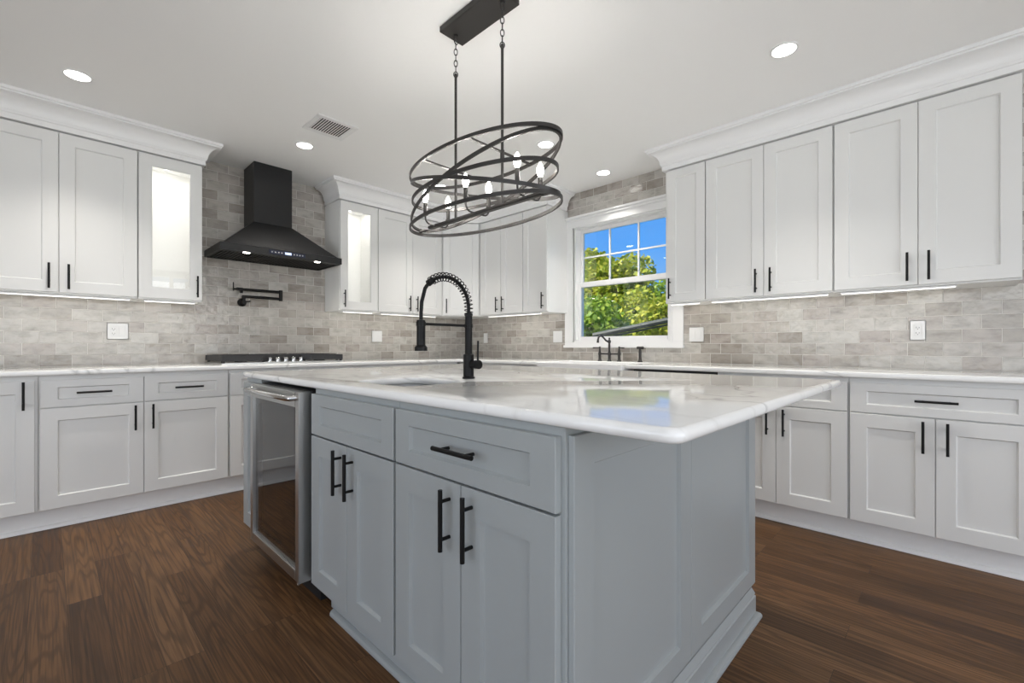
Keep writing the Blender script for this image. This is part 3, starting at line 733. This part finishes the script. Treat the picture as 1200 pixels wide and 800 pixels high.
c = thing('spring_faucet', 'tall matte black spring pull-down faucet on the island top', 'faucet', (1.243, 1.463, .9147))
b = B(); b.lathe([(.027, 0), (.027, .006), (.0225, .009), (.0225, .100), (.0155, .104), (.0155, .262), (.0175, .264), (.0175, .274), (.012, .276)], (0, 0, 0), 24); b.build('body', M['black'], c)
R = .1195; zc = .296
arcp = [(0, 0, .27), (0, 0, .295)] + [(-R+R*math.cos(a), 0, zc+R*1.0*math.sin(a)) for a in [PI*k/28 for k in range(0, 24)]]
arcp += [(-2*R+.003, 0, zc-.01+.02), (-2*R, 0, zc-.03), (-2*R, 0, .225)]
b = B(); b.tube(arcp, .0075, 10); b.build('hose', M['black'], c)
# coil along the upper hose
PP = [Vector(p) for p in arcp[:23]]; S = [0]
for p, q in zip(PP, PP[1:]): S.append(S[-1]+(q-p).length)
turns = 19; pts = []
def along(s):
    for i in range(len(S)-1):
        if s <= S[i+1]+1e-9:
            f = (s-S[i])/(S[i+1]-S[i]); return PP[i].lerp(PP[i+1], f), (PP[min(i+1, len(PP)-1)]-PP[i]).normalized()
    return PP[-1], (PP[-1]-PP[-2]).normalized()
for k in range(turns*14+1):
    p, t_ = along(S[-1]*k/(turns*14)); n_ = Vector((0, 1, 0)); m2 = t_.cross(n_).normalized(); a = 2*PI*k/14
    pts.append(p+n_*math.cos(a)*.0172+m2*math.sin(a)*.0172)
b = B(); b.tube(pts, .0021, 6); b.build('spring', M['black'], c)
ce, te = along(S[-1]); b = B(); b.cyl(ce-te*.012, ce+te*.014, .0135, seg=16); b.build('collar', M['black'], c)
b = B(); b.lathe([(.0245, .118), (.0245, .132), (.017, .140), (.0165, .228), (.0165, .236), (.009, .238)], (-2*R, 0, 0), 24); b.box(-2*R-.004, -2*R+.004, -.021, -.016, .165, .195, .002); b.build('spray_head', M['black'], c)
b = B(); b.cyl((-.014, 0, .222), (-2*R+.014, 0, .222), .0055, seg=12); b.cyl((-2*R, 0, .214), (-2*R, 0, .230), .0185, seg=20); b.cyl((0, 0, .214), (0, 0, .230), .0178, seg=20); b.build('holder_arm', M['black'], c)
b = B(); b.cyl((0, -.020, .060), (0, -.048, .060), .0165, seg=20); b.cyl((0, -.0485, .060), (0, -.066, .060), .019, seg=20); b.cyl((0, -.058, .076), (0, -.060, .158), .0042, seg=10); b.build('handle', M['black'], c)

# wine fridge
c = thing('wine_fridge', 'stainless wine fridge with a dark glass door built into the island', 'fridge', (IX, 2.437, 0), R90)
fw_ = .608
b = B(); t = .02
b.box(.012, .012+t, -.001, .56, .1, .872); b.box(fw_-t, fw_, -.001, .56, .1, .872); b.box(.012+t, fw_-t, .54, .56, .1, .872)
b.box(.012+t, fw_-t, -.001, .54, .1, .12); b.box(.012+t, fw_-t, -.001, .54, .852, .872); b.build('cabinet_body', M['dark'], c, smooth=False)
b = B(); b.box(.05, fw_-.04, .05, .5, 0, .099); b.build('base', M['dark'], c)
dz0, dz1, dy = .118, .868, -.052
b = B()
x0, x1 = .004, fw_-.002
b.box(x0, x0+.038, dy, -.002, dz0, dz1, .003); b.box(x1-.038, x1, dy, -.002, dz0, dz1, .003)
b.box(x0+.038, x1-.038, dy, -.002, dz0, dz0+.045, .003); b.box(x0+.038, x1-.038, dy, -.002, dz1-.06, dz1, .003)
door = b.build('door', M['steel'], c)
b = B(); b.box(x0+.038, x1-.038, dy+.012, dy+.018, dz0+.045, dz1-.06); b.build('pane', M['smoked'], door)
b = B(); yb = dy-.034
b.tube([(x0+.03, dy+.002, dz1-.022), (x0+.032, yb+.008, dz1-.022), (x0+.045, yb, dz1-.022), (x1-.045, yb, dz1-.022), (x1-.032, yb+.008, dz1-.022), (x1-.03, dy+.002, dz1-.022)], .011, 12)
b.build('handle', M['chrome'], door)
b = B(); b.cyl((x1-.03, dy+.01, dz0-.014), (x1-.03, dy+.01, dz0), .007, seg=12); b.build('hinge_pin', M['chrome'], door)
for k in range(6):
    z = .20+k*.105
    b = B(); b.box(.034, fw_-.022, -.017, .002, z, z+.030, .003); s_ = b.build('shelf', M['wood'], c)
    b = B()
    for q in range(8): xx = .05+q*.07; b.cyl((xx, .009, z+.012), (xx, .50, z+.012), .0025, seg=6)
    b.build('shelf_wire', M['chrome'], s_)

# ------------------------------------------------------------------ chandelier
CX, CY = 1.35, 1.525
c = thing('chandelier', 'dark oval ring chandelier with six lit candle bulbs over the island', 'chandelier', (CX, CY, ZC))
def Z(z): return z-ZC
b = B(); b.box(-.069, .069, -.192, .192, -.028, -.0005, .002); b.build('canopy', M['bronze'], c)
def link(b, cz, h, wd, ang, r=.0022):
    P = []
    for k in range(16):
        a = 2*PI*k/16; u = wd*math.cos(a); v = h*math.sin(a)
        P.append((b_x+u*math.cos(ang), b_y+u*math.sin(ang), cz+v))
    b.tube(P, r, 6, closed=True)
hang = [(-.002, .155), (.004, -.152)]
for (b_x, b_y), zr in zip(hang, (2.255, 2.255)):
    b = B(); b.lathe([(.012, -.036), (.012, -.0285)], (b_x, b_y, 0), 14)
    link(b, -.052, .017, .015, .3)
    for i, (z, h, wd) in enumerate(((-.079, .0155, .008), (-.106, .0155, .008), (-.133, .0155, .008), (-.160, .0155, .008), (-.187, .0155, .008), (-.212, .013, .010))):
        link(b, z, h, wd, .9+PI/2*(i % 2))
    b.build('chain', M['bronze'], c)
    b = B(); b.cyl((b_x, b_y, -.222), (b_x, b_y, Z(1.655)), .0062, seg=12)
    b.cyl((b_x, b_y, Z(1.885)), (b_x, b_y, Z(1.845)), .0095, seg=12); b.cyl((b_x, b_y, Z(2.32)), (b_x, b_y, Z(2.335)), .0075, seg=10); b.build('rod', M['bronze'], c)
def ring(zc, a, bb, tilt, hh=.0075, th=.0035):
    b = B(); n = 96; L = []
    for k in range(n):
        t = 2*PI*k/n; x = bb*math.cos(t); y = a*math.sin(t); z = Z(zc)+tilt*math.sin(t)
        nx, ny = math.cos(t)/bb, math.sin(t)/a; q = math.hypot(nx, ny); nx /= q; ny /= q
        sl = tilt/a; up = Vector((0, -sl, 1)).normalized()
        p = Vector((x, y, z)); nn = Vector((nx, ny, ny*sl))
        L.append([b.bm.verts.new(p+nn*sx*th+up*sz*hh) for sx, sz in ((-1, -1), (1, -1), (1, 1), (-1, 1))])
    for i in range(n):
        p, q = L[i], L[(i+1) % n]
        for k in range(4): b.bm.faces.new((p[k], p[(k+1) % 4], q[(k+1) % 4], q[k]))
    b.build('ring', M['bronze'], c, ang=30)
ring(1.63, .45, .20, 0); ring(1.88, .45, .20, 0); ring(1.758, .43, .195, 0); ring(1.757, .437, .197, .112); ring(1.760, .443, .193, -.112)
for (hx, hy2) in hang:
    xx = .20*math.sqrt(1-(hy2/.45)**2)
    b = B(); b.box(-xx, xx, hy2-.006, hy2+.006, Z(1.874), Z(1.880)); b.build('crossbar', M['bronze'], c)
b = B(); b.box(-.014, .014, -.38, .365, Z(1.640), Z(1.654), .003); b.build('light_bar', M['bronze'], c)
b = B(); 
for s in (-1, 1): b.box(-.004, .004, s*.38 if s > 0 else -.452, .452 if s > 0 else s*.38, Z(1.636), Z(1.642))
b.build('bar_bracket', M['bronze'], c)
for py in (.305, .003, -.309):
    for s in (-1, 1):
        o = s*.069
        P = [(s*.006, py, Z(1.646))]+[(s*(.006+.034), py, Z(1.646))]+[(o-s*.030*math.cos(a), py, Z(1.676)-.030*math.sin(a)) for a in [PI/2-PI/2*k/6 for k in range(7)]][::1]
        P = [(s*.006, py, Z(1.646)), (s*.03, py, Z(1.646))]+[(s*(.039+.030*math.sin(a)), py, Z(1.676)-.030*math.cos(a)) for a in [PI/2*k/6 for k in range(7)]]+[(o, py, Z(1.688))]
        b = B(); b.tube(P, .0042, 8); b.lathe([(.004, 0), (.013, .004), (.013, .008), (.005, .010)], (o, py, Z(1.682)), 14); arm = b.build('arm', M['bronze'], c)
        b = B(); b.lathe([(.0098, .0005), (.0098, .052), (.0085, .054)], (o, py, Z(1.692)), 14); b.build('candle_sleeve', M['bronze'], arm)
        b = B(); b.lathe([(.0075, 0), (.0085, .004), (.0125, .014), (.0155, .024), (.0145, .036), (.009, .050), (.004, .060), (.001, .064)], (o, py, Z(1.7465)), 16); b.build('bulb', M['bulb'], arm)
        light('bulb_glow', 'POINT', (o, py, Z(1.775)), (0, 0, 0), CANDLE, (1, .96, .90), parent=arm, shadow_soft_size=.02)

# ------------------------------------------------------------------ ceiling fittings
def downlight(x, y, label):
    t = thing('recessed_downlight', label, 'ceiling light', (x, y, ZC), 0, 'recessed downlights in the ceiling')
    b = B(); b.lathe([(.050, -.0005), (.066, -.0005), (.064, -.004), (.054, -.006), (.052, -.004)], (0, 0, 0), 32); b.build('trim_ring', M['trim'], t)
    b = B(); b.lathe([(.052, -.0040), (.052, -.0055), (.044, -.007)], (0, 0, 0), 32); b.build('lens', M['lens'], t)
    light('downlight_glow', 'SPOT', (0, 0, -.010), (0, 0, 0), LAMP, (1, .95, .88), parent=t, spot_size=1.78, spot_blend=1.0, shadow_soft_size=.045)
downlight(.12, 3.458, 'recessed downlight over the far left wall cabinets')
downlight(1.34, 3.453, 'recessed downlight in front of the hood, beside the air vent')
downlight(2.568, 3.43, 'recessed downlight seen low through the chandelier rings, nearest the corner')
downlight(2.577, 2.155, 'recessed downlight seen behind the right end of the chandelier')
downlight(3.344, 2.151, 'recessed downlight over the apron sink by the window')
downlight(2.591, .605, 'recessed downlight at the upper right of the ceiling, over the right aisle')
t = thing('air_vent', 'white ceiling air register with dark slots beside a downlight', 'vent', (1.355, 3.045, ZC))
b = B()
for x0, x1, y0, y1 in ((-.14, .14, -.135, -.098), (-.14, .14, .098, .135), (-.14, -.106, -.098, .098), (.106, .14, -.098, .098)): b.box(x0, x1, y0, y1, -.007, -.0005, .002)
b.build('frame', M['trim'], t)
b = B(); b.box(-.106, .106, -.098, .098, -.0015, -.0006); b.build('duct', M['slot'], t)
for k in range(13):
    b = B(); x = -.1+k*.0167; b.hull([[(x-.006, y, -.0065), (x+.004, y, -.0022), (x+.005, y, -.003), (x-.005, y, -.0075)] for y in (-.098, .098)]); b.build('slat', M['trim'], t)

# ------------------------------------------------------------------ outside the window
b = B().box(XW+.2, 40, -12, 45, -.65, -.55); struct(b.build('ground', M['lawn']), 'lawn outside the window', 'ground')
def tree(name, label, x, y, h, crown, n, m, trunk_r=.12, leaf=.11, cat='tree'):
    t = thing(name, label, cat, (x, y, -.55), 0, 'trees and shrubs outside the window')
    b = B(); top = max(c_[2] for c_ in crown)
    b.tube([(0, 0, 0), (.05, .03, h*.3), (-.03, .05, h*.6), (0, 0, top)], trunk_r, 8, rs=[trunk_r, trunk_r*.8, trunk_r*.5, trunk_r*.2])
    for (cx_, cy_, cz_, r_) in crown[:8]: b.tube([(0, 0, h*.3), (cx_*.5, cy_*.5, (h*.3+cz_)/2), (cx_, cy_, cz_)], .03, 5, rs=[.04, .025, .01])
    b.build('trunk', M['bark'], t)
    b = B(); tot = sum(c_[3]**2 for c_ in crown); rnd = random.Random(hash((x, y)) % 9999)
    for (cx_, cy_, cz_, r_) in crown:
        for _ in range(int(n*r_**2/tot)):
            d = Vector((rnd.gauss(0, 1), rnd.gauss(0, 1), rnd.gauss(0, 1))).normalized()
            p = Vector((cx_, cy_, cz_))+d*r_*(.55+.5*rnd.random()**.6)
            u = Vector((rnd.gauss(0, 1), rnd.gauss(0, 1), rnd.gauss(0, .6))).normalized(); v = u.orthogonal(); v.rotate(Matrix.Rotation(rnd.random()*6.28, 3, u)); s_ = leaf*(.6+.8*rnd.random())
            vs = [b.bm.verts.new(p+u*s_*a+v*s_*.45*q) for a, q in ((-1, 0), (0, -1), (1, 0), (0, 1))]
            b.bm.faces.new(vs)
    o = b.build('crown', m, t, smooth=False); return t
def blobs(seed, n, rx, ry, z0, z1, r0, r1):
    q = random.Random(seed); out = []
    for _ in range(n):
        a = q.random()*6.28; k = math.sqrt(q.random()); out.append((rx*k*math.cos(a), ry*k*math.sin(a), z0+(z1-z0)*q.random(), r0+(r1-r0)*q.random()))
    return out
def dirat(px, d):      # a bearing seen from the kitchen, used only to choose where the trees grow
    fw = Vector((math.cos(TH), math.sin(TH))); rt = Vector((math.sin(TH), -math.cos(TH))); v = fw*d+rt*(px-600)/530.1*d; return v.x, v.y
x, y = dirat(708, 15.6); tree('tree', 'broad yellow green tree behind the left of the window', x, y, 5.0, blobs(3, 30, 1.05, 1.05, 1.6, 4.35, .5, .85), 16000, M['leaf1'], leaf=.085)
x, y = dirat(748, 12.3); tree('tree', 'rounded yellow green tree behind the middle of the window', x, y, 3.4, blobs(8, 24, .8, .8, .9, 2.75, .45, .7), 14000, M['leaf1'], leaf=.075)
x, y = dirat(796, 19); tree('tree', 'green tree reaching up at the right of the window', x, y, 5.0, blobs(5, 24, 1.0, 1.0, 1.4, 3.9, .4, .8), 12000, M['leaf2'], leaf=.10)
x, y = dirat(688, 7.9); tree('shrub', 'dense green shrub low on the left of the window', x, y, 2.4, blobs(6, 24, .5, .5, .7, 2.1, .3, .45), 14000, M['leaf2'], .06, .05, 'shrub')
x, y = dirat(780, 9.7); tree('shrub', 'pale green hanging shrub low on the right of the window', x, y, 2.6, blobs(7, 24, .65, .65, .7, 2.35, .35, .55), 13000, M['leaf1'], .06, .06, 'shrub')
x, y = dirat(741, 6.9); tree('shrub', 'small red leaved shrub at the bottom of the window', x, y, 1.2, blobs(9, 6, .07, .07, 1.35, 1.66, .05, .08), 700, M['leaf3'], .02, .03, 'shrub')
for k, (px, d) in enumerate(((625, 19), (662, 24), (845, 25), (880, 20))):
    x, y = dirat(px, d); tree('tree', ['tall green tree beyond the left jamb of the window', 'green tree beyond the wall left of the window', 'far green tree beyond the right cabinets', 'green tree hidden beyond the right cabinets'][k], x, y, 4.5, blobs(20+k, 20, 1.3, 1.3, 1.5, 3.6, .6, 1.0), 4000, M['leaf2'], leaf=.16)
# grey sloping handrail of outside steps
ax, ay = dirat(800, 5.6); bx_, by_ = dirat(695, 6.0)
t = thing('guard_rail', 'grey metal handrail sloping across the greenery outside the window', 'railing', (ax, ay, -.55))
d = Vector((bx_-ax, by_-ay, -.22)); b = B(); b.tube([Vector((0, 0, 1.955)), d+Vector((0, 0, 1.955))], .036, 8); b.tube([Vector((0, 0, 1.90)), d+Vector((0, 0, 1.90))], .012, 8)
b.build('rail', M['galv'], t)
for k in range(2):
    b = B(); p = d*k; b.cyl((p.x, p.y, 0), (p.x, p.y, 1.93+p.z), .02, seg=8); b.build('post', M['galv'], t)
